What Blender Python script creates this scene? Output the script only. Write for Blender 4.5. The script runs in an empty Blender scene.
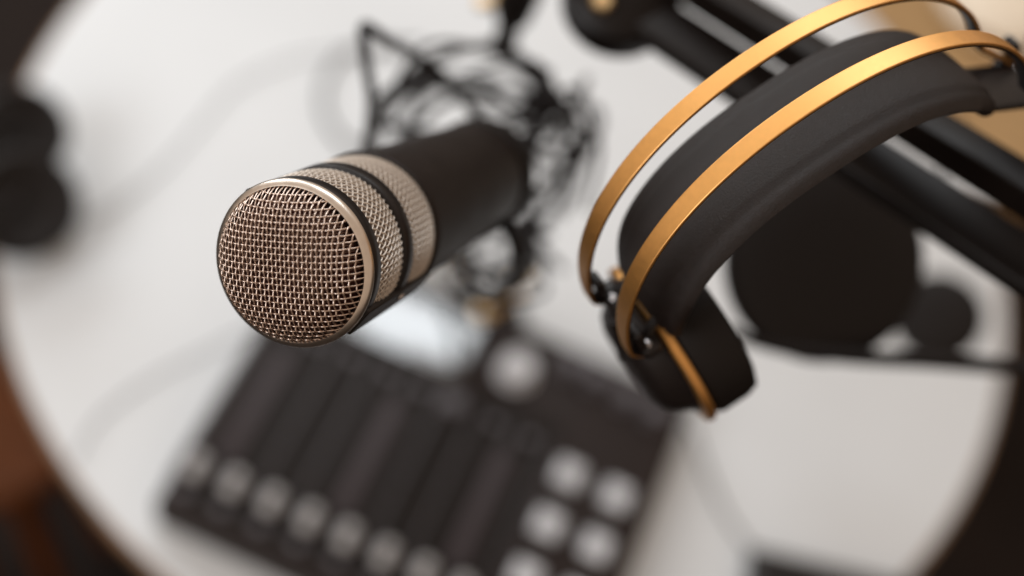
import bpy, math, random
from mathutils import Vector, Matrix
random.seed(7)
C = bpy.context.scene
# ------------------------------------------------------------------ camera
TZ = 0.74                                   # height of the table top
PITCH, ROLL, FPX = 1.0171, 0.3278, 1330.0
cp, sp, cr, sr = math.cos(PITCH), math.sin(PITCH), math.cos(ROLL), math.sin(ROLL)
CF = Vector((0, cp, -sp)); R0 = Vector((1, 0, 0)); U0 = R0.cross(CF)
CR = R0 * cr + U0 * sr; CU = -R0 * sr + U0 * cr
CAM = Vector((0, 0, TZ + 1.0272))
cam = bpy.data.cameras.new('camera'); camo = bpy.data.objects.new('camera', cam); C.collection.objects.link(camo)
M = Matrix.Identity(4)
for i in range(3):
    M[i][0], M[i][1], M[i][2], M[i][3] = CR[i], CU[i], -CF[i], CAM[i]
camo.matrix_world = M
cam.sensor_width = 36; cam.lens = FPX / 1024 * 36
cam.clip_start = 0.02; cam.clip_end = 50
cam.dof.use_dof = True; cam.dof.focus_distance = 0.446; cam.dof.aperture_fstop = 2.35
C.camera = camo

# ------------------------------------------------------------------ world and light
w = bpy.data.worlds.new('World'); C.world = w; w.use_nodes = True
bgn = w.node_tree.nodes['Background']
bgn.inputs[0].default_value = (0.56, 0.43, 0.33, 1); bgn.inputs[1].default_value = 0.80

def area(name, loc, target, size, power, col):
    l = bpy.data.lights.new(name, 'AREA'); l.shape = 'RECTANGLE'; l.size, l.size_y = size
    l.energy = power; l.color = col
    o = bpy.data.objects.new(name, l); C.collection.objects.link(o); o.location = loc
    o.rotation_euler = (Vector(target) - Vector(loc)).to_track_quat('-Z', 'Y').to_euler()
    return o
area('window_light', (-0.25, 1.75, TZ + 2.1), (0, .55, TZ), (1.3, 1.1), 17, (0.88, 0.95, 1.0))
area('side_window_light', (-2.3, 2.5, TZ + 1.5), (0, .5, TZ + .3), (1.8, 1.5), 44, (0.92, 0.97, 1.0))
area('room_light', (-1.5, -1.0, TZ + 1.9), (0, .6, TZ), (1.4, 1.2), 27, (0.94, 0.97, 1.0))

C.view_settings.view_transform = 'Standard'; C.view_settings.look = 'None'
C.view_settings.exposure = 0; C.view_settings.gamma = 1
C.render.engine = 'CYCLES'; C.cycles.max_bounces = 8; C.cycles.use_denoising = True

# ------------------------------------------------------------------ helpers
def cv(x, y, z):                             # camera-frame metres to world
    return CAM + CR * x + CU * y + CF * z
def cd(x, y, z):
    return CR * x + CU * y + CF * z
def at(px, py, z):                           # a point seen at a pixel, z metres deep
    return cv((px - 512) / FPX * z, (288 - py) / FPX * z, z)
def on(px, py, h=0.0):                       # a point seen at a pixel, h above the table top
    d = CF + CR * ((px - 512) / FPX) - CU * ((py - 288) / FPX)
    return CAM + d * ((TZ + h - CAM.z) / d.z)
def frame(o, x, y, z):
    m = Matrix.Identity(4)
    for i in range(3):
        m[i][0], m[i][1], m[i][2], m[i][3] = x[i], y[i], z[i], o[i]
    return m
def smooth_path(p, n=8):
    p = [Vector(q) for q in p]; q = [p[0]] + p + [p[-1]]; out = []
    for i in range(1, len(q) - 2):
        a, b, c, d = q[i - 1], q[i], q[i + 1], q[i + 2]
        for k in range(n):
            t = k / n
            out.append(0.5 * ((2 * b) + (c - a) * t + (2 * a - 5 * b + 4 * c - d) * t * t + (3 * b - a - 3 * c + d) * t ** 3))
    out.append(p[-1]); return out

class MB:
    def __init__(s): s.v = []; s.f = []
    def ring_skin(s, rings, closed=False, caps=True):
        base = len(s.v); n = len(rings[0])
        for r in rings: s.v += [tuple(p) for p in r]
        m = len(rings)
        for i in range(m if closed else m - 1):
            a = base + i * n; b = base + ((i + 1) % m) * n
            for k in range(n):
                l = (k + 1) % n
                s.f.append((a + k, a + l, b + l, b + k))
        if caps and not closed:
            s.f.append(tuple(base + k for k in range(n))[::-1])
            s.f.append(tuple(base + (m - 1) * n + k for k in range(n)))
        return s
    def tube(s, pts, r, seg=10, closed=False):
        pts = [Vector(p) for p in pts]; rings = []; nrm = None
        for i, p in enumerate(pts):
            a = pts[i - 1] if (i or closed) else pts[0]
            b = pts[(i + 1) % len(pts)] if (i < len(pts) - 1 or closed) else pts[-1]
            t = (b - a).normalized()
            if nrm is None:
                nrm = t.orthogonal().normalized()
            nrm = (nrm - t * nrm.dot(t)).normalized(); bn = t.cross(nrm)
            rr = r[i] if isinstance(r, (list, tuple)) else r
            rings.append([p + (nrm * math.cos(2 * math.pi * k / seg) + bn * math.sin(2 * math.pi * k / seg)) * rr for k in range(seg)])
        return s.ring_skin(rings, closed)
    def lathe(s, prof, seg=64, o=(0, 0, 0), ax=(0, 0, 1), caps=True, closed=False):
        ax = Vector(ax).normalized(); x = ax.orthogonal().normalized(); y = ax.cross(x); o = Vector(o)
        rings = [[o + ax * z + (x * math.cos(2 * math.pi * k / seg) + y * math.sin(2 * math.pi * k / seg)) * max(r, 1e-5) for k in range(seg)] for r, z in prof]
        return s.ring_skin(rings, closed, caps)
    def box(s, o, x, y, z, bev=0.0):         # x, y, z: full-size edge vectors; rounded corners in the x-y section
        o, x, y, z = map(Vector, (o, x, y, z)); a, b, c = x.length, y.length, z.length
        X, Y, Z = x / a, y / b, z / c
        r = min(bev, a * .49, b * .49, c * .49)
        if r <= 0: r = 1e-5
        def sec(inset):
            out = []
            for (sx, sy, st) in ((1, 1, 0), (-1, 1, 1), (-1, -1, 2), (1, -1, 3)):
                for k in range(5):
                    t = (st + k / 4) * math.pi / 2
                    rr = r
                    out.append(X * (sx * (a / 2 - r) + (rr - inset) * math.cos(t)) + Y * (sy * (b / 2 - r) + (rr - inset) * math.sin(t)))
            return out
        rings = []
        for k in range(4):
            t = k / 3 * math.pi / 2
            rings.append([o + p + Z * (-c / 2 + r - r * math.cos(t)) for p in sec(r * (1 - math.sin(t)) * .999)])
        for k in range(3, -1, -1):
            t = k / 3 * math.pi / 2
            rings.append([o + p + Z * (c / 2 - r + r * math.cos(t)) for p in sec(r * (1 - math.sin(t)) * .999)])
        return s.ring_skin(rings)
    def sweep(s, pts, ups, wid, sect, closed=False):   # sect(i) gives (across, up) section points; wid = across vector
        rings = []
        for i, p in enumerate(pts):
            rings.append([Vector(p) + wid * a + ups[i] * b for a, b in sect(i)])
        return s.ring_skin(rings, closed)
    def build(s, name, mat, parent=None, mw=None, angle=35):
        me = bpy.data.meshes.new(name); me.from_pydata(s.v, [], s.f); me.update()
        import bmesh
        bm = bmesh.new(); bm.from_mesh(me); bmesh.ops.recalc_face_normals(bm, faces=bm.faces); bm.to_mesh(me); bm.free()
        me.shade_smooth(); me.set_sharp_from_angle(angle=math.radians(angle))
        me.materials.append(mat)
        o = bpy.data.objects.new(name, me); C.collection.objects.link(o)
        if parent: o.parent = parent
        if mw is not None: o.matrix_world = mw
        return o

def tag(o, label=None, cat=None, group=None, kind=None):
    if label: o['label'] = label
    if cat: o['category'] = cat
    if group: o['group'] = group
    if kind: o['kind'] = kind
    return o
def empty(name, mw, label, cat, group=None):
    o = bpy.data.objects.new(name, None); C.collection.objects.link(o); o.empty_display_size = .02
    o.matrix_world = mw
    return tag(o, label, cat, group)

# ------------------------------------------------------------------ materials
def mat(name, col, rough=.5, metal=0, noise=0, nscale=40, bump=0, bscale=400, spec=.5, aniso=0, col2=None, coat=0, stretch=None):
    m = bpy.data.materials.new(name); m.use_nodes = True; nt = m.node_tree; b = nt.nodes['Principled BSDF']
    b.inputs['Base Color'].default_value = (*col, 1); b.inputs['Roughness'].default_value = rough
    b.inputs['Metallic'].default_value = metal; b.inputs['Specular IOR Level'].default_value = spec
    b.inputs['Anisotropic'].default_value = aniso; b.inputs['Coat Weight'].default_value = coat
    tc = nt.nodes.new('ShaderNodeTexCoord'); mp = nt.nodes.new('ShaderNodeMapping')
    nt.links.new(tc.outputs['Object'], mp.inputs[0])
    if stretch: mp.inputs['Scale'].default_value = stretch
    if noise:
        n = nt.nodes.new('ShaderNodeTexNoise'); n.inputs['Scale'].default_value = nscale; n.inputs['Detail'].default_value = 5
        nt.links.new(mp.outputs[0], n.inputs['Vector'])
        r = nt.nodes.new('ShaderNodeValToRGB'); c2 = col2 or tuple(c * (1 - noise) for c in col)
        r.color_ramp.elements[0].color = (*c2, 1); r.color_ramp.elements[1].color = (*col, 1)
        r.color_ramp.elements[0].position = .35; r.color_ramp.elements[1].position = .65
        nt.links.new(n.outputs[0], r.inputs[0]); nt.links.new(r.outputs[0], b.inputs['Base Color'])
        mr = nt.nodes.new('ShaderNodeMapRange'); mr.inputs[3].default_value = rough * .85; mr.inputs[4].default_value = min(1, rough * 1.15)
        nt.links.new(n.outputs[0], mr.inputs[0]); nt.links.new(mr.outputs[0], b.inputs['Roughness'])
    if bump:
        n2 = nt.nodes.new('ShaderNodeTexNoise'); n2.inputs['Scale'].default_value = bscale; n2.inputs['Detail'].default_value = 3
        nt.links.new(mp.outputs[0], n2.inputs['Vector'])
        bp = nt.nodes.new('ShaderNodeBump'); bp.inputs['Strength'].default_value = bump; bp.inputs['Distance'].default_value = .0006
        nt.links.new(n2.outputs[0], bp.inputs['Height']); nt.links.new(bp.outputs[0], b.inputs['Normal'])
    return m
m_frame = mat('chair_frame', (.50, .31, .14), .35, noise=.3, nscale=12, stretch=(1, 6, 1))
m_table = mat('white_table', (.74, .765, .785), .5, noise=.06, nscale=5)
m_edge = mat('table_edge', (.30, .17, .09), .5, noise=.3, nscale=30)
m_floor = mat('dark_floor', (.018, .010, .007), .7, noise=.5, nscale=3, spec=.15)
m_champ = mat('champagne_metal', (.86, .77, .68), .34, 1, noise=.08, nscale=300)
m_wire = mat('grille_wire', (.76, .61, .52), .34, 1, noise=.1, nscale=500)
m_wire_in = mat('inner_wire', (.16, .09, .065), .45, 1)
m_sidewire = mat('side_wire', (.78, .70, .62), .45, .3, noise=.1, nscale=500)
m_foam = mat('grille_foam', (.06, .012, .008), .95, bump=.6, bscale=1500)
m_black = mat('mic_black', (.015, .009, .007), .5, noise=.2, nscale=60, bump=.15, bscale=3000, spec=.3)
m_blackring = mat('satin_black', (.014, .010, .009), .42, noise=.2, nscale=80, spec=.35)
m_rubber = mat('rubber_black', (.010, .007, .006), .62, spec=.25)
m_leather = mat('leather', (.019, .012, .010), .46, noise=.25, nscale=300, bump=.8, bscale=2200, spec=.45)
m_gold = mat('brushed_gold', (.84, .43, .12), .47, 1, noise=.04, nscale=500, bump=.06, bscale=5000, coat=.8)
m_gold.node_tree.nodes['Principled BSDF'].inputs['Coat Roughness'].default_value = .35
m_steel = mat('steel_screw', (.55, .52, .52), .3, 1)
m_boom = mat('boom_black', (.009, .006, .005), .38, noise=.2, nscale=50, spec=.22)
m_brass = mat('brass', (.95, .68, .36), .45, 1)
m_plastic = mat('mixer_plastic', (.018, .010, .008), .5, noise=.2, nscale=60, spec=.25)
m_panel = mat('mixer_panel', (.010, .0065, .005), .6, noise=.2, nscale=60, spec=.2)
m_sheen = mat('mixer_sheen', (.036, .026, .028), .5, spec=.3)
m_screen = mat('screen_glass', (.02, .02, .024), .2, spec=1.0, coat=1)
m_screen.node_tree.nodes['Principled BSDF'].inputs['Coat IOR'].default_value = 2.4
m_screen.node_tree.nodes['Principled BSDF'].inputs['Coat Roughness'].default_value = .16
m_cap = mat('fader_cap', (.46, .45, .45), .45)
m_pad = mat('pad_rubber', (.62, .63, .66), .5)
m_knob = mat('knob_white', (.62, .63, .66), .4)
m_knobd = mat('knob_grey', (.10, .09, .10), .4)
m_cable = mat('cable_black', (.010, .007, .007), .55, spec=.3)
m_highlight = mat('cream_highlight', (.92, .80, .64), .4, noise=.1, nscale=12, stretch=(1, 6, 1))
m_floor_glow = mat('floor_glow_wood', (.13, .036, .006), .6, noise=.4, nscale=10, stretch=(1, 6, 1), spec=.2)
m_laptop = mat('device_black', (.016, .012, .011), .45)

# ------------------------------------------------------------------ floor and table
fl = MB(); fl.v = [(-12, -12, 0), (12, -12, 0), (12, 12, 0), (-12, 12, 0)]; fl.f = [(0, 1, 2, 3)]
tag(fl.build('floor', m_floor), kind='structure')
TC, TR = (-0.0129, 0.7327), 0.4789
tb = empty('round_table', Matrix.Translation((TC[0], TC[1], 0)), 'round white table with thin brown edge under all the gear', 'table')
T0 = tb.matrix_world
prof = [(.0, TZ - .026), (TR - .006, TZ - .026), (TR - .001, TZ - .024), (TR + .0008, TZ - .019), (TR + .0008, TZ - .004)]
MB().lathe([(0, TZ - .022), (TR - .003, TZ - .022), (TR - .003, TZ - .004), (TR - .004, TZ - .001), (TR - .008, TZ), (0, TZ)], 160).build('tabletop', m_table, tb, T0)
MB().lathe([(TR - .003, TZ - .025), (TR + .0005, TZ - .025), (TR + .0015, TZ - .023), (TR + .0015, TZ - .004), (TR + .0005, TZ - .002), (TR - .003, TZ - .0025)], 160, closed=True).build('edge_band', m_edge, tb, T0)
MB().lathe([(.24, 0), (.24, .012), (.22, .02), (.05, .03), (.032, .06), (.03, TZ - .08), (.10, TZ - .03), (.12, TZ - .0255)], 48).build('pedestal', m_rubber, tb, T0)

# ------------------------------------------------------------------ microphone
MR = .0284
o_m = cv((276.5 - 512) / FPX * .440, (288 - 272.5) / FPX * .440, .440)
e_m = cv((494 - 512) / FPX * .640, (288 - 166) / FPX * .640, .640)
az = (e_m - o_m).normalized()
# local x follows the picture's horizontal wires
ax_ = (CR - az * CR.dot(az)).normalized(); ay_ = az.cross(ax_)      # ay_ points roughly down in the picture
FM = frame(o_m, ax_, ay_, az)
mic = empty('microphone', FM, 'black broadcast microphone with champagne wire mesh grille facing the camera', 'microphone')
HG = .0112; RG = MR - .0016
def dome(r):                                  # depth below the apex
    q = min(1, r / RG)
    return HG * (1 - (1 - q ** 3.6) ** .58)
def weave(nx, ny, sx, sy, rw, amp, inset=0., ph=0.):
    b = MB()
    def run(c, along_x, idx, sp_o):
        L = math.sqrt(max(RG ** 2 - c * c, 0)) * .9995
        if L < .002: return
        N = max(24, int(L * 2 / sp_o * 7)); pts = []
        for k in range(N + 1):
            u = math.sin((k / N - .5) * math.pi) * L if False else (k / N * 2 - 1)
            u = L * (math.copysign(1 - (1 - abs(u)) ** 1.6, u) if abs(u) > 0 else 0)
            r = math.hypot(u, c); z = dome(r) + inset
            z += amp * math.cos(math.pi * (u / sp_o) + ph) * (1 if idx % 2 else -1) * (1 if along_x else -1)
            pts.append((u, c, z) if along_x else (c, u, z))
        b.tube(pts, rw, 7)
    for i in range(-ny, ny + 1): run(i * sy, True, i, sx)
    for i in range(-nx, nx + 1): run(i * sx, False, i, sy)
    return b
SX, SY = .00158, .00208
weave(17, 13, SX, SY, .00030, .00036).build('grille', m_wire, mic, FM, 60)
wi = weave(17, 13, SX, SY, .00024, .00016, inset=.0014)
wi.v = [(x + SX * .42, y + SY * .45, z) for x, y, z in wi.v]
wi.v = [(x, y, z) for x, y, z in wi.v]
gi = wi.build('inner_grille', m_wire_in, mic, FM, 60); gi.scale = (.955, .955, 1)
MB().lathe([(RG * .93 * math.sin(t), .0032 + HG * (1 - math.cos(t) ** .7) if t < 1.57 else .0032 + HG) for t in [i / 14 * 1.5 for i in range(15)]] + [(RG * .93, .062)], 48).build('foam', m_foam, mic, FM)
# champagne front ring with a sloped lip
MB().lathe([(RG - .0010, .0125), (RG - .0002, .0104), (RG + .0005, .0098), (MR + .0005, .0106), (MR + .0011, .0120), (MR + .0011, .0130), (MR - .001, .0134), (RG - .0010, .0134)], 128, closed=True).build('front_ring', m_champ, mic, FM, 50)
def band(z0, z1, r, name='ring', m=m_blackring):
    return MB().lathe([(r - .0035, z0), (r - .0006, z0), (r, z0 + .0006), (r, z1 - .0006), (r - .0006, z1), (r - .0035, z1)], 128, closed=True).build(name, m, mic, FM, 50)
band(.0129, .0200, MR + .0007)
band(.0405, .0480, MR + .0009)
def side_mesh(z0, z1, r, n, name):
    b = MB(); L = z1 - z0
    for s in (1, -1):
        for i in range(n):
            pts = []
            K = 26
            for k in range(K + 1):
                t = k / K; a = 2 * math.pi * i / n + s * t * L / r * .62
                bul = .0010 * math.sin(math.pi * t)
                rr = r + bul + .00018 * s * math.cos(math.pi * (t * L / r * .62 * n / math.pi) * 1)
                pts.append((rr * math.cos(a), rr * math.sin(a), z0 + t * L))
            b.tube(pts, .00033, 5)
    return b.build(name, m_sidewire, mic, FM, 60)
side_mesh(.0198, .0407, MR - .0007, 76, 'side_grille')
side_mesh(.0478, .0712, MR - .0007, 76, 'side_grille')
MB().lathe([(MR - .0024, .012), (MR - .0024, .071)], 64, caps=False).build('lining', mat('lining_cloth', (.26, .20, .16), .8), mic, FM)
# cage bars with a small screw
for a in (math.radians(42), math.radians(222)):
    c = Vector((math.cos(a), math.sin(a), 0)); t = Vector((-math.sin(a), math.cos(a), 0))
    br = MB().box(c * (MR - .0002) + Vector((0, 0, .0437)), c * .0036, t * .0120, Vector((0, 0, .0570)), .0008).build('cage_bar', m_blackring, mic, FM)
    MB().lathe([(0, .0019), (.0012, .0019), (.0016, .0024), (.0014, .0030), (0, .0031)], 20, c * (MR - .0004) + Vector((0, 0, .0445)) - t * .0036, c).build('screw', m_steel, br, FM)
MB().lathe([(MR - .004, .0710), (MR + .0004, .0710), (MR + .0011, .0717), (MR + .0011, .0750), (MR + .0004, .0757), (MR - .0002, .0760), (MR - .0006, .082), (MR - .0022, .15), (MR - .0034, .185), (MR - .0058, .198), (MR - .0060, .205), (MR - .009, .2085), (MR - .016, .2095), (0, .2095)], 128).build('body', m_black, mic, FM)
MB().lathe([(.011, .2095), (.011, .216), (.0095, .217), (.0095, .224), (0, .224)], 32).build('socket', m_rubber, mic, FM)

# gooseneck stand that carries the microphone: clip at its rear, pole down to a round base
def loc(m, p): return m @ Vector(p)
clip_c = loc(FM, (0, 0, .196))
base_p = on(500, 318, 0.0)
st = empty('microphone_stand', Matrix.Translation(base_p), 'thin black stand rising behind the microphone to its rear clip', 'stand')
I4 = Matrix.Identity(4)
MB().lathe([(MR - .0056, .190), (MR - .0034, .190), (MR - .0026, .1915), (MR - .0026, .2015), (MR - .0034, .203), (MR - .0056, .203)], 64, closed=True).build('clip', m_rubber, st, FM)
sidev = (loc(FM, (.55, .83, 0)) - loc(FM, (0, 0, 0))).normalized()
p0 = clip_c + sidev * (MR - .003)
MB().tube(smooth_path([p0, p0 + sidev * .014 - Vector((0, 0, .01)), p0 * .65 + base_p * .35 + sidev * .012, p0 * .3 + base_p * .7, base_p + Vector((0, 0, .012))], 10), .0034, 12).build('pole', m_rubber, st, I4)
MB().lathe([(.022, 0), (.022, .006), (.020, .009), (.010, .011), (.007, .02), (0, .02)], 48, base_p).build('base', m_rubber, st, I4)

# ------------------------------------------------------------------ headphones
HR = ((.836, -.303, .459), (.550, .490, -.678), (.019, -.817, -.577))
ha = cd(HR[0][0], HR[1][0], HR[2][0]).normalized(); hu = cd(HR[0][1], HR[1][1], HR[2][1]).normalized(); hw = cd(HR[0][2], HR[1][2], HR[2][2]).normalized()
o_h = cv(.0905, .0701, .4486)
FH = frame(o_h, ha, hu, hw)                   # local x ear to ear, y up from the head, z across the band
hp = empty('headphones', FH, 'black headphones with two gold metal bands and leather strap hung on boom arm', 'headphones')
def arc(A, B, n, d=0., a0=0., legs=0., splay=0., N=90):
    P = []
    for i in range(N + 1):
        t = (i / N * 2 - 1) * math.pi / 2; s, c = math.sin(t), math.cos(t)
        P.append(Vector((a0 + A * math.copysign(abs(s) ** (2 / n), s), B * (max(c, 0) ** (2 / n) - 1) - d, 0)))
    if legs:
        P = [Vector((P[0].x + .004 * k / 5, P[0].y - legs * k / 5, 0)) for k in range(5, 0, -1)] + P + [Vector((P[-1].x + splay * k / 5, P[-1].y - (legs + .022) * k / 5, 0)) for k in range(1, 6)]
    # even spacing
    L = [0]
    for i in range(1, len(P)): L.append(L[-1] + (P[i] - P[i - 1]).length)
    out = []; j = 0; M_ = 110
    for k in range(M_ + 1):
        s = L[-1] * k / M_
        while j < len(L) - 2 and L[j + 1] < s: j += 1
        f = (s - L[j]) / max(1e-9, L[j + 1] - L[j]); out.append(P[j].lerp(P[j + 1], min(1, max(0, f))))
    return out
def normals(P):
    out = []
    for i in range(len(P)):
        t = (P[min(i + 1, len(P) - 1)] - P[max(i - 1, 0)]).normalized(); out.append(Vector((-t.y, t.x, 0)))
    return out
def round_rect(w_, h_, r, k=4):
    out = []
    for (sx, sy, st_) in ((1, 1, 0), (-1, 1, 1), (-1, -1, 2), (1, -1, 3)):
        for j in range(k + 1):
            t = (st_ + j / k) * math.pi / 2
            out.append((sx * (w_ / 2 - r) + r * math.cos(t), sy * (h_ / 2 - r) + r * math.sin(t)))
    return out
P = arc(.0899, .0708, 2.1, legs=.005, splay=.018); N_ = normals(P)
for zc in (-.0143, .0143):
    Q = [p + Vector((0, 0, zc)) for p in P]
    def sec(i):
        e = min(i, len(Q) - 1 - i) / 12; wd = .0078 if e > 1 else .0056 + .0022 * e
        return round_rect(wd, .0014, .00035, 2)
    bnd = MB().sweep(Q, N_, Vector((0, 0, 1)), sec).build('gold_band', m_gold, hp, FH, 20)
    Qi = [p - n * .0011 for p, n in zip(Q, N_)]
    MB().sweep(Qi, N_, Vector((0, 0, 1)), lambda i: round_rect(.0070, .0008, .0003, 2)).build('inner_lining', m_blackring, bnd, FH, 40)
# padded leather strap
A_, B_, d_, W_, w0_, a0_, n_ = .0722, .0530, .0285, .0485, .0005, .0005, 2.35
PC = arc(A_, B_, n_, d=d_, a0=a0_)
PC = [Vector((PC[0].x - .004 * k / 6, PC[0].y - .007 * k / 6, 0)) for k in range(0, 0, -1)] + [q_ for q_ in PC[:-8] if q_.x > 0 or q_.y > -.0705]; NC = normals(PC)
def strap_sec(i):
    t = i / (len(PC) - 1); e = min(t, 1 - t); tp = 1 if e > .14 else (.86 if t < .5 else .72) + (.14 if t < .5 else .28) * math.sin(e / .14 * math.pi / 2)
    wd = W_ * tp; pts = []
    K = 28
    def top(u):                                # u in -1..1 across; piped seams near both edges
        h = .0042 * (1 - abs(u) ** 6) ** .5
        for s_ in (-.74, .74):
            h -= .0011 * math.exp(-((u - s_) / .045) ** 2)
        h += .0008 * (1 - u * u)
        return h
    for k in range(K + 1):
        u = 1 - 2 * k / K; pts.append((u * wd / 2 + w0_, top(u)))
    for k in range(1, K):
        u = -1 + 2 * k / K; pts.append((u * wd / 2 + w0_, -.0038 * (1 - abs(u) ** 6) ** .5))
    return pts
MB().sweep(PC, NC, Vector((0, 0, 1)), strap_sec).build('leather_strap', m_leather, hp, FH, 70)
# hinges joining bands and strap, both sides
def hinge(sx):
    xb = P[0].x if sx < 0 else P[-1].x; yb = P[0].y if sx < 0 else P[-1].y
    b = MB()
    b.box((xb * .955, yb + .001, 0), (.0090, 0, 0), (0, .007, 0), (0, 0, .0385), .0030)
    h = b.build('hinge', m_blackring, hp, FH)
    for z in (-.0143, .0143):
        MB().lathe([(0, .0), (.0015, .0), (.0017, .0004), (.0013, .0007), (0, .0008)], 24, (xb * .960, yb + .0043, z * .9 + .003), (0, 1, 0)).build('screw', m_steel, h, FH)
        MB().box((xb * .985, yb + .010, z), (.004, 0, 0), (0, .012, 0), (0, 0, .0075), .0015).build('band_clamp', m_blackring, h, FH)
    if sx > 0: return
    e = PC[0]
    MB().tube([(e.x, e.y + .004, -.010), (xb * .97, yb + .002, -.012)], .0022, 8).build('strap_tab', m_blackring, h, FH)
    MB().tube([(e.x, e.y + .004, .010), (xb * .97, yb + .002, .012)], .0022, 8).build('strap_tab', m_blackring, h, FH)
hinge(-1); hinge(1)
e_ = PC[-1]; xb_ = P[-1].x; yb_ = P[-1].y
MB().sweep(smooth_path([(e_.x - .004, e_.y + .003, 0), (e_.x + .004, e_.y - .006, 0), (xb_ * .955, yb_ + .004, 0)], 5), [Vector((.8, .6, 0))] * 11, Vector((0, 0, 1)), lambda i: round_rect(.026, .003, .0012, 3)).build('strap_end', m_blackring, hp, FH)
def cup(cx, cy, sx):                           # sx: +1 when the ear side faces +x
    o = Vector((cx, cy, -.0035)); ax = Vector((sx, 0, 0))
    pad = MB().lathe([(.010, .004), (.030, .002), (.0350, .003), (.0364, .006), (.0364, .0175), (.0350, .0220), (.031, .0238), (.025, .0225), (.0215, .016), (.020, .008), (.010, .006)], 72, o, ax).build('ear_pad', m_rubber, hp, FH)
    MB().lathe([(.030, -.0019), (.0362, -.0019), (.0368, -.0013), (.0368, .0013), (.0362, .0019), (.030, .0019)], 96, o, ax, closed=True).build('gold_rim', m_gold, hp, FH, 40)
    MB().lathe([(.0, -.017), (.018, -.0165), (.0230, -.0145), (.0265, -.0105), (.0290, -.0050), (.0315, -.0022), (.020, -.0018)], 72, o, ax).build('ear_shell', m_blackring, hp, FH)
    MB().tube(smooth_path([(cx - sx * .012, cy + .037, -.0035), (cx - sx * .013, cy + .028, -.0035), (cx - sx * .015, cy + .008, -.0035)], 6), .0036, 12).build('yoke', m_blackring, hp, FH)
cup(-.0740, -.1112, 1)
cup(.156, -.130, -1)

# ------------------------------------------------------------------ boom arm
def bar(b, p, q, face, w_, h_, bev):           # face: direction the w_ side faces
    p, q = Vector(p), Vector(q); d = q - p; z = d.normalized(); n = (face - z * face.dot(z)).normalized(); x = n.cross(z)
    b.box((p + q) / 2, x * w_, n * h_, d, bev)
ba = at(622, -8, .67)
boom = empty('boom_arm', Matrix.Translation(ba), 'black metal boom arm of two parallel bars under the headphones', 'boom arm')
u1, u2 = at(560, -98, .70), at(1110, 243, .525)
v1, v2 = at(622, 0, .67), at(1130, 335, .555)
tofc = -CF
b = MB(); bar(b, u1, u2, tofc + CU * .55 + CR * .25, .0165, .0150, .0009); b.build('upper_bar', m_boom, boom, I4)
b = MB(); bar(b, v1, v2, tofc + CU * .35, .0245, .013, .0026); b.build('lower_bar', m_boom, boom, I4)
jn = MB().lathe([(0, .012), (.024, .012), (.029, .009), (.0305, .004), (.0305, -.012), (.027, -.016), (0, -.016)], 64, ba, tofc + CU * .2).build('joint', m_boom, boom, I4)
MB().lathe([(0, .0), (.0050, .0), (.0050, .004), (.0038, .0055), (0, .0055)], 24, at(602, 3, .655), tofc + CU * .2).build('brass_bolt', m_brass, jn, I4)

# ------------------------------------------------------------------ mixer
MX, MY, MA = -.0143, .4413, -.1124
FX = Matrix.Translation((MX, MY, TZ)) @ Matrix.Rotation(MA, 4, 'Z')
mx = empty('audio_mixer', FX, 'black audio mixer console with pale fader caps and square pads on table', 'mixer')
def bx(name, x, y, z, sx, sy, sz, m, bev=.001, par=None):
    return MB().box((x, y, z), (sx, 0, 0), (0, sy, 0), (0, 0, sz), bev).build(name, m, par or mx, FX)
bx('body', 0, 0, .0235, .354, .280, .041, m_plastic, .006)
bx('fader_panel', -.040, -.033, .0448, .250, .190, .0016, m_panel, .0005)
bx('bezel', -.074, .0915, .0449, .134, .066, .0020, m_panel, .0008)
bx('screen', -.074, .0915, .0464, .124, .056, .0010, m_screen, .0003)
for x in (-.146, -.047, .050): bx('sheen_strip', x, -.030, .0461, .018, .105, .0010, m_sheen, .0004)  # raised strips whose lighter grey paints in the panel's reflective sheen
for i in range(9): bx('channel_line', -.1763 + .0320 * i, -.035, .0459, .0016, .165, .0006, m_knobd, .0002)
for i in range(8):
    x = -.1603 + .0320 * i
    bx('fader_slot', x, -.045, .0459, .0022, .120, .0006, m_rubber, .0002)
    cpo = bx('fader_cap', x, -.1000, .0520, .0140, .0210, .0120, m_cap, .0055)
    bx('groove', x, -.1000, .0583, .0110, .0016, .0008, m_knobd, .0003, cpo)
    for k in range(2): bx('channel_button', x, -.1215 - 0 * k + (.0 if k == 0 else .163), .0464, .011, .007, .0024, m_knobd, .001)
for i in range(2):
    for j in range(4):
        bx('pad', .1040 + .0418 * i, .0260 - .0468 * j, .0480, .0215, .0220, .0050, m_pad, .008)
def knob(x, y, r, h, m, nm='knob'):
    return MB().lathe([(r * 1.1, .0440), (r * 1.1, .0455), (r, .0462), (r * .95, .0462 + h * .85), (r * .85, .0462 + h), (0, .0462 + h)], 40, (x, y, 0)).build(nm, m, mx, FX)
knob(.0298, .0930, .0150, .014, m_knob, 'main_knob')
for x, y in ((.070, .1180), (.0934, .1160), (.1230, .1120), (.1499, .1092)): knob(x, y, .0085, .012, m_knobd)
knob(-.0056, .0418, .009, .006, m_knobd)
for sx in (-.15, .15):
    for sy in (-.11, .11): bx('rubber_foot', sx, sy, .0016, .02, .02, .003, m_rubber, .0008)

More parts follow.
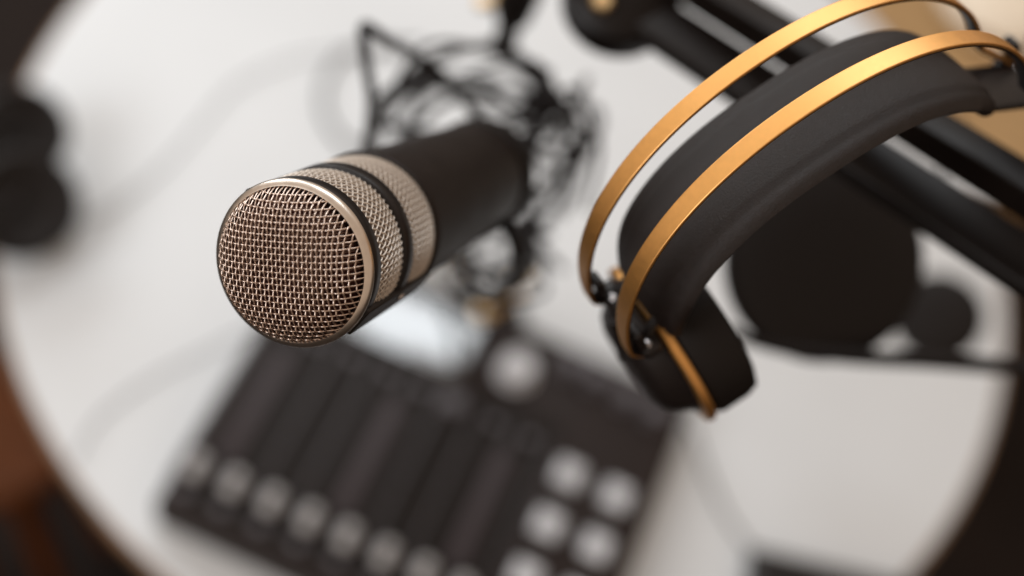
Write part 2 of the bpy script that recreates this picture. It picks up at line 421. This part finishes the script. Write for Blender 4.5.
# ------------------------------------------------------------------ cables
def cable(label, pts, r=.0022, m=m_cable, name='cable', group=None):
    W = smooth_path(pts, 10)
    o = MB().tube(W, r, 8).build(name, m)
    return tag(o, label, 'cable', group)
A3 = at
cable('thickest black cable looping highest behind the microphone', [A3(352, 190, .70), A3(366, 150, .68), A3(372, 105, .67), A3(366, 60, .655), A3(364, 27, .65), A3(385, 38, .65), A3(430, 66, .66), A3(462, 96, .68), A3(490, 135, .70), A3(512, 160, .69)], .0028)
cable('black cable crossing from the high loop down beside microphone body', [A3(365, 190, .76), A3(372, 150, .76), A3(374, 108, .76), A3(400, 84, .74), A3(432, 60, .72), A3(470, 48, .74), A3(510, 56, .76), A3(545, 85, .77), A3(568, 118, .76), A3(576, 142, .75), A3(560, 168, .75), A3(538, 190, .74), A3(512, 178, .72)], .0026)
cable('black cable dropping from right side of tangle to the table near mixer', [A3(508, 60, .84), A3(548, 96, .82), A3(578, 140, .8), A3(562, 170, .8), A3(534, 205, .84), A3(512, 245, .92), A3(500, 285, 1.0), A3(486, 305, 1.08), A3(460, 280, 1.12), A3(430, 250, 1.16), A3(410, 230, 1.18)], .0036)
cable('thin black cable in flat loops across the tangle', [A3(425, 70, .84), A3(455, 95, .82), A3(490, 108, .82), A3(530, 108, .80), A3(572, 106, .80), A3(598, 112, .82), A3(594, 140, .83), A3(570, 165, .84), A3(552, 128, .84), A3(515, 92, .84), A3(460, 76, .84), A3(420, 100, .86), A3(402, 135, .88), A3(392, 170, .9)], .0026)
cable('black cable arching over the rear of microphone body', [A3(420, 120, .80), A3(452, 98, .78), A3(485, 92, .76), A3(512, 112, .75), A3(540, 128, .76), A3(566, 124, .78), A3(585, 148, .82), A3(572, 190, .86), A3(560, 215, .92)], .0026)
cable('lower black cable curling under the back end of microphone', [on(430, 236, .2), on(462, 248, .22), on(498, 236, .25), on(528, 216, .28), on(536, 252, .25), on(505, 268, .22), on(470, 262, .2), on(446, 270, .2), on(470, 296, .2), on(492, 306, .2)], .0034)
cable('thin black cable sagging below the microphone into the mixer', [A3(470, 140, .85), A3(520, 150, .86), A3(566, 180, .88), A3(548, 215, .92), A3(520, 238, .96), A3(540, 262, 1.0), A3(520, 290, 1.08), on(492, 312, .02)], .0036)
cable('black cable loop hanging left of the crossing cables', [A3(430, 68, .82), A3(405, 92, .80), A3(382, 118, .80), A3(374, 150, .82), A3(392, 180, .84), A3(408, 150, .85), A3(412, 110, .84), A3(436, 74, .82)], .0034)
cable('faint cable loop on table left of the tangle', [on(420, 45, .004), on(350, 52, .004), on(326, 78, .004), on(324, 112, .004), on(344, 142, .004), on(372, 150, .004)], .0020)
cable('thin cable running over the table from tangle to left edge', [on(395, 40, .003), on(345, 50, .003), on(290, 60, .003), on(238, 84, .003), on(200, 125, .003), on(160, 170, .003), on(100, 215, .003), on(40, 225, .003)], .0007)
cable('thin cable from table lower left edge toward the mixer', [on(60, 480, -.05), on(76, 456, .005), on(100, 418, .003), on(150, 380, .003), on(205, 352, .003), on(262, 322, .003), on(330, 270, .003)], .0007)
cable('thin cable from mixer right corner down to black device', [on(668, 392, .02), on(690, 425, .003), on(706, 470, .003), on(726, 515, .003), on(752, 552, .003), on(775, 585, .003)], .0011)
cable('short cable crossing white gap between the boom bars', [A3(960, 120, .8), A3(948, 160, .82), A3(930, 190, .86), A3(900, 215, .9)], .0024)

def tangle(label, seed, n, cx, cy, rx, ry, z0, z1, r):
    rg = random.Random(seed); pts = []; a = rg.uniform(0, 6)
    for k in range(n):
        a += rg.choice((1, 1, -1)) * rg.uniform(.7, 2.2); q = rg.uniform(.45, 1.05)
        pts.append(A3(cx + rx * q * math.cos(a), cy + ry * q * math.sin(a), rg.uniform(z0, z1)))
    cable(label, pts, r)
tangle('long thin black cable wound many times through the tangle above the microphone body', 3, 26, 480, 106, 116, 64, .69, .80, .0016)
tangle('long thin black cable snarled at right rear end of the microphone', 11, 20, 550, 158, 52, 88, .69, .80, .0017)
tangle('long thin black cable snarled between microphone and mixer top edge', 5, 20, 502, 258, 62, 48, .72, .86, .0015)
# cable plug hanging at the top
pg = empty('cable_plug', Matrix.Translation(A3(516, 0, .78)), 'black cable plug hanging above the tangle at the top', 'plug')
MB().tube([A3(527, -60, .74), A3(524, -30, .75), A3(518, -8, .77), A3(512, 18, .78), A3(508, 28, .785)], [.0125, .0140, .0140, .0105, .006], 24).build('housing', m_rubber, pg, I4)
MB().tube([A3(508, 26, .785), A3(506, 40, .79), A3(500, 52, .80)], [.006, .0075, .0065], 16).build('strain_relief', m_rubber, pg, I4)
MB().tube([A3(502, 0, .78), A3(482, 3, .78), A3(476, 2, .78)], [.0045, .0045, .003], 12).build('latch', m_brass, pg, I4)
cable('black cable continuing from the hanging plug into the tangle', [A3(500, 50, .80), A3(520, 64, .83), A3(545, 88, .86), A3(566, 112, .88), A3(574, 135, .9)], .0036)

# gold plugs in the tangle
for (px, py, h, d, lb) in ((505, 296, .12, (.03, .045, .01), 'gold cable plug beside the mixer top edge'), (447, 268, .03, (.018, -.008, .006), 'gold cable plug right under the microphone cage bar')):
    c = on(px, py, h); d = Vector(d)
    o = MB().tube([c - d * .5, c - d * .1, c, c + d * .4, c + d * .6], [.006, .0085, .0085, .0065, .003], 16).build('jack_plug', m_brass)
    tag(o, lb, 'plug')

# ------------------------------------------------------------------ second headphones behind the arm (right)
def far_cup(par, px, py, z, r, n, th, name='ear_cup'):
    c = A3(px, py, z)
    return MB().lathe([(0, -th), (r * .75, -th), (r * .93, -th * .7), (r, -th * .2), (r, th * .5), (r * .95, th * .75), (r * .8, th * .9), (r * .5, th), (0, th * 1.03)], 72, c, n).build(name, m_rubber, par, I4)
h2 = empty('headphones', Matrix.Translation(A3(820, 265, .71)), 'plain black headphones with large round cup below the boom arm', 'headphones')
far_cup(h2, 822, 262, .71, .0535, -CF + CR * .12 - CU * .1, .016)
far_cup(h2, 938, 318, 1.02, .034, -CF - CR * .2 + CU * .2, .016)
hb = smooth_path([A3(730, 328, .70), A3(748, 339, .70), A3(790, 350, .70), A3(850, 357, .70), A3(920, 360, .70), A3(1000, 366, .70), A3(1080, 371, .70)], 8)
MB().tube(hb, [.0024 + .0022 * min(1, i / 30) for i in range(len(hb))], 12).build('headband', m_rubber, h2, I4)

# black headphones at the left edge
h3 = empty('headphones', Matrix.Translation(on(20, 170, .0)), 'blurred black headphones with two dark cups on left table edge', 'headphones')
for px, py, r in ((20, 132, .040), (22, 204, .046)):
    c = on(px, py, .05)
    MB().lathe([(0, -.018), (r * .8, -.018), (r, -.010), (r, .010), (r * .85, .018), (r * .5, .012), (0, .008)], 48, c, Vector((.5, -.3, 1))).build('ear_cup', m_rubber, h3, I4)
W = smooth_path([on(18, 130, .06), on(-30, 120, .07), on(-80, 165, .07), on(-40, 215, .06), on(20, 206, .06)], 8)
MB().tube(W, .010, 10).build('headband', m_rubber, h3, I4)

# black device at the bottom edge
c0 = on(752, 544, .016); e1 = (on(905, 580, .016) - c0); e1.z = 0; e1.normalize(); e2 = Vector((e1.y, -e1.x, 0))
tbm = empty('tablet', frame(c0 + e1 * .10 + e2 * .07 - Vector((0, 0, .016)), e1, -e2, Vector((0, 0, 1))), 'black slab shaped device cut off by the bottom edge', 'tablet')
FT = tbm.matrix_world
MB().box((0, 0, .008), (.2, 0, 0), (0, .14, 0), (0, 0, .014), .006).build('case', m_laptop, tbm, FT)
MB().box((0, 0, .0154), (.186, 0, 0), (0, .126, 0), (0, 0, .0008), .0003).build('screen', m_rubber, tbm, FT)

# ------------------------------------------------------------------ wooden seats beyond the table, one made up for a warm floor glow
def stool(name, px, py, h, r, m, label, cat):
    c = on(px, py, h - TZ); g = Vector((c.x, c.y, 0))
    s = empty(name, Matrix.Translation(g), label, cat)
    MB().lathe([(0, h - .03), (r - .01, h - .03), (r, h - .024), (r, h - .006), (r - .008, h), (r * .6, h - .003), (0, h - .004)], 64, g).build('seat', m, s, I4)
    for k in range(4):
        a = math.pi / 4 + k * math.pi / 2; d = Vector((math.cos(a), math.sin(a), 0))
        MB().tube([g + d * (r * .6) + Vector((0, 0, h - .028)), g + d * (r * .95)], [.016, .011], 12).build('leg', m, s, I4)
    return s
stool('stool', -8, 425, .46, .085, m_floor_glow, 'made-up reddish brown stool for the warm floor glow below table lower left edge', 'stool')  # added stool, its reddish colour stands in for warm light on the floor
ch = stool('stool', 1015, 45, .62, .20, m_frame, 'golden wooden bar stool with pale disc for a cream highlight behind table top right edge', 'stool')
cc_ = on(1005, -5, .62 - TZ + .012)
MB().lathe([(0, -.012), (.075, -.012), (.088, -.006), (.090, .004), (.078, .014), (.04, .019), (0, .020)], 48, cc_).build('highlight_disc', m_highlight, ch, I4)  # added pale disc, its colour paints a cream highlight on the seat
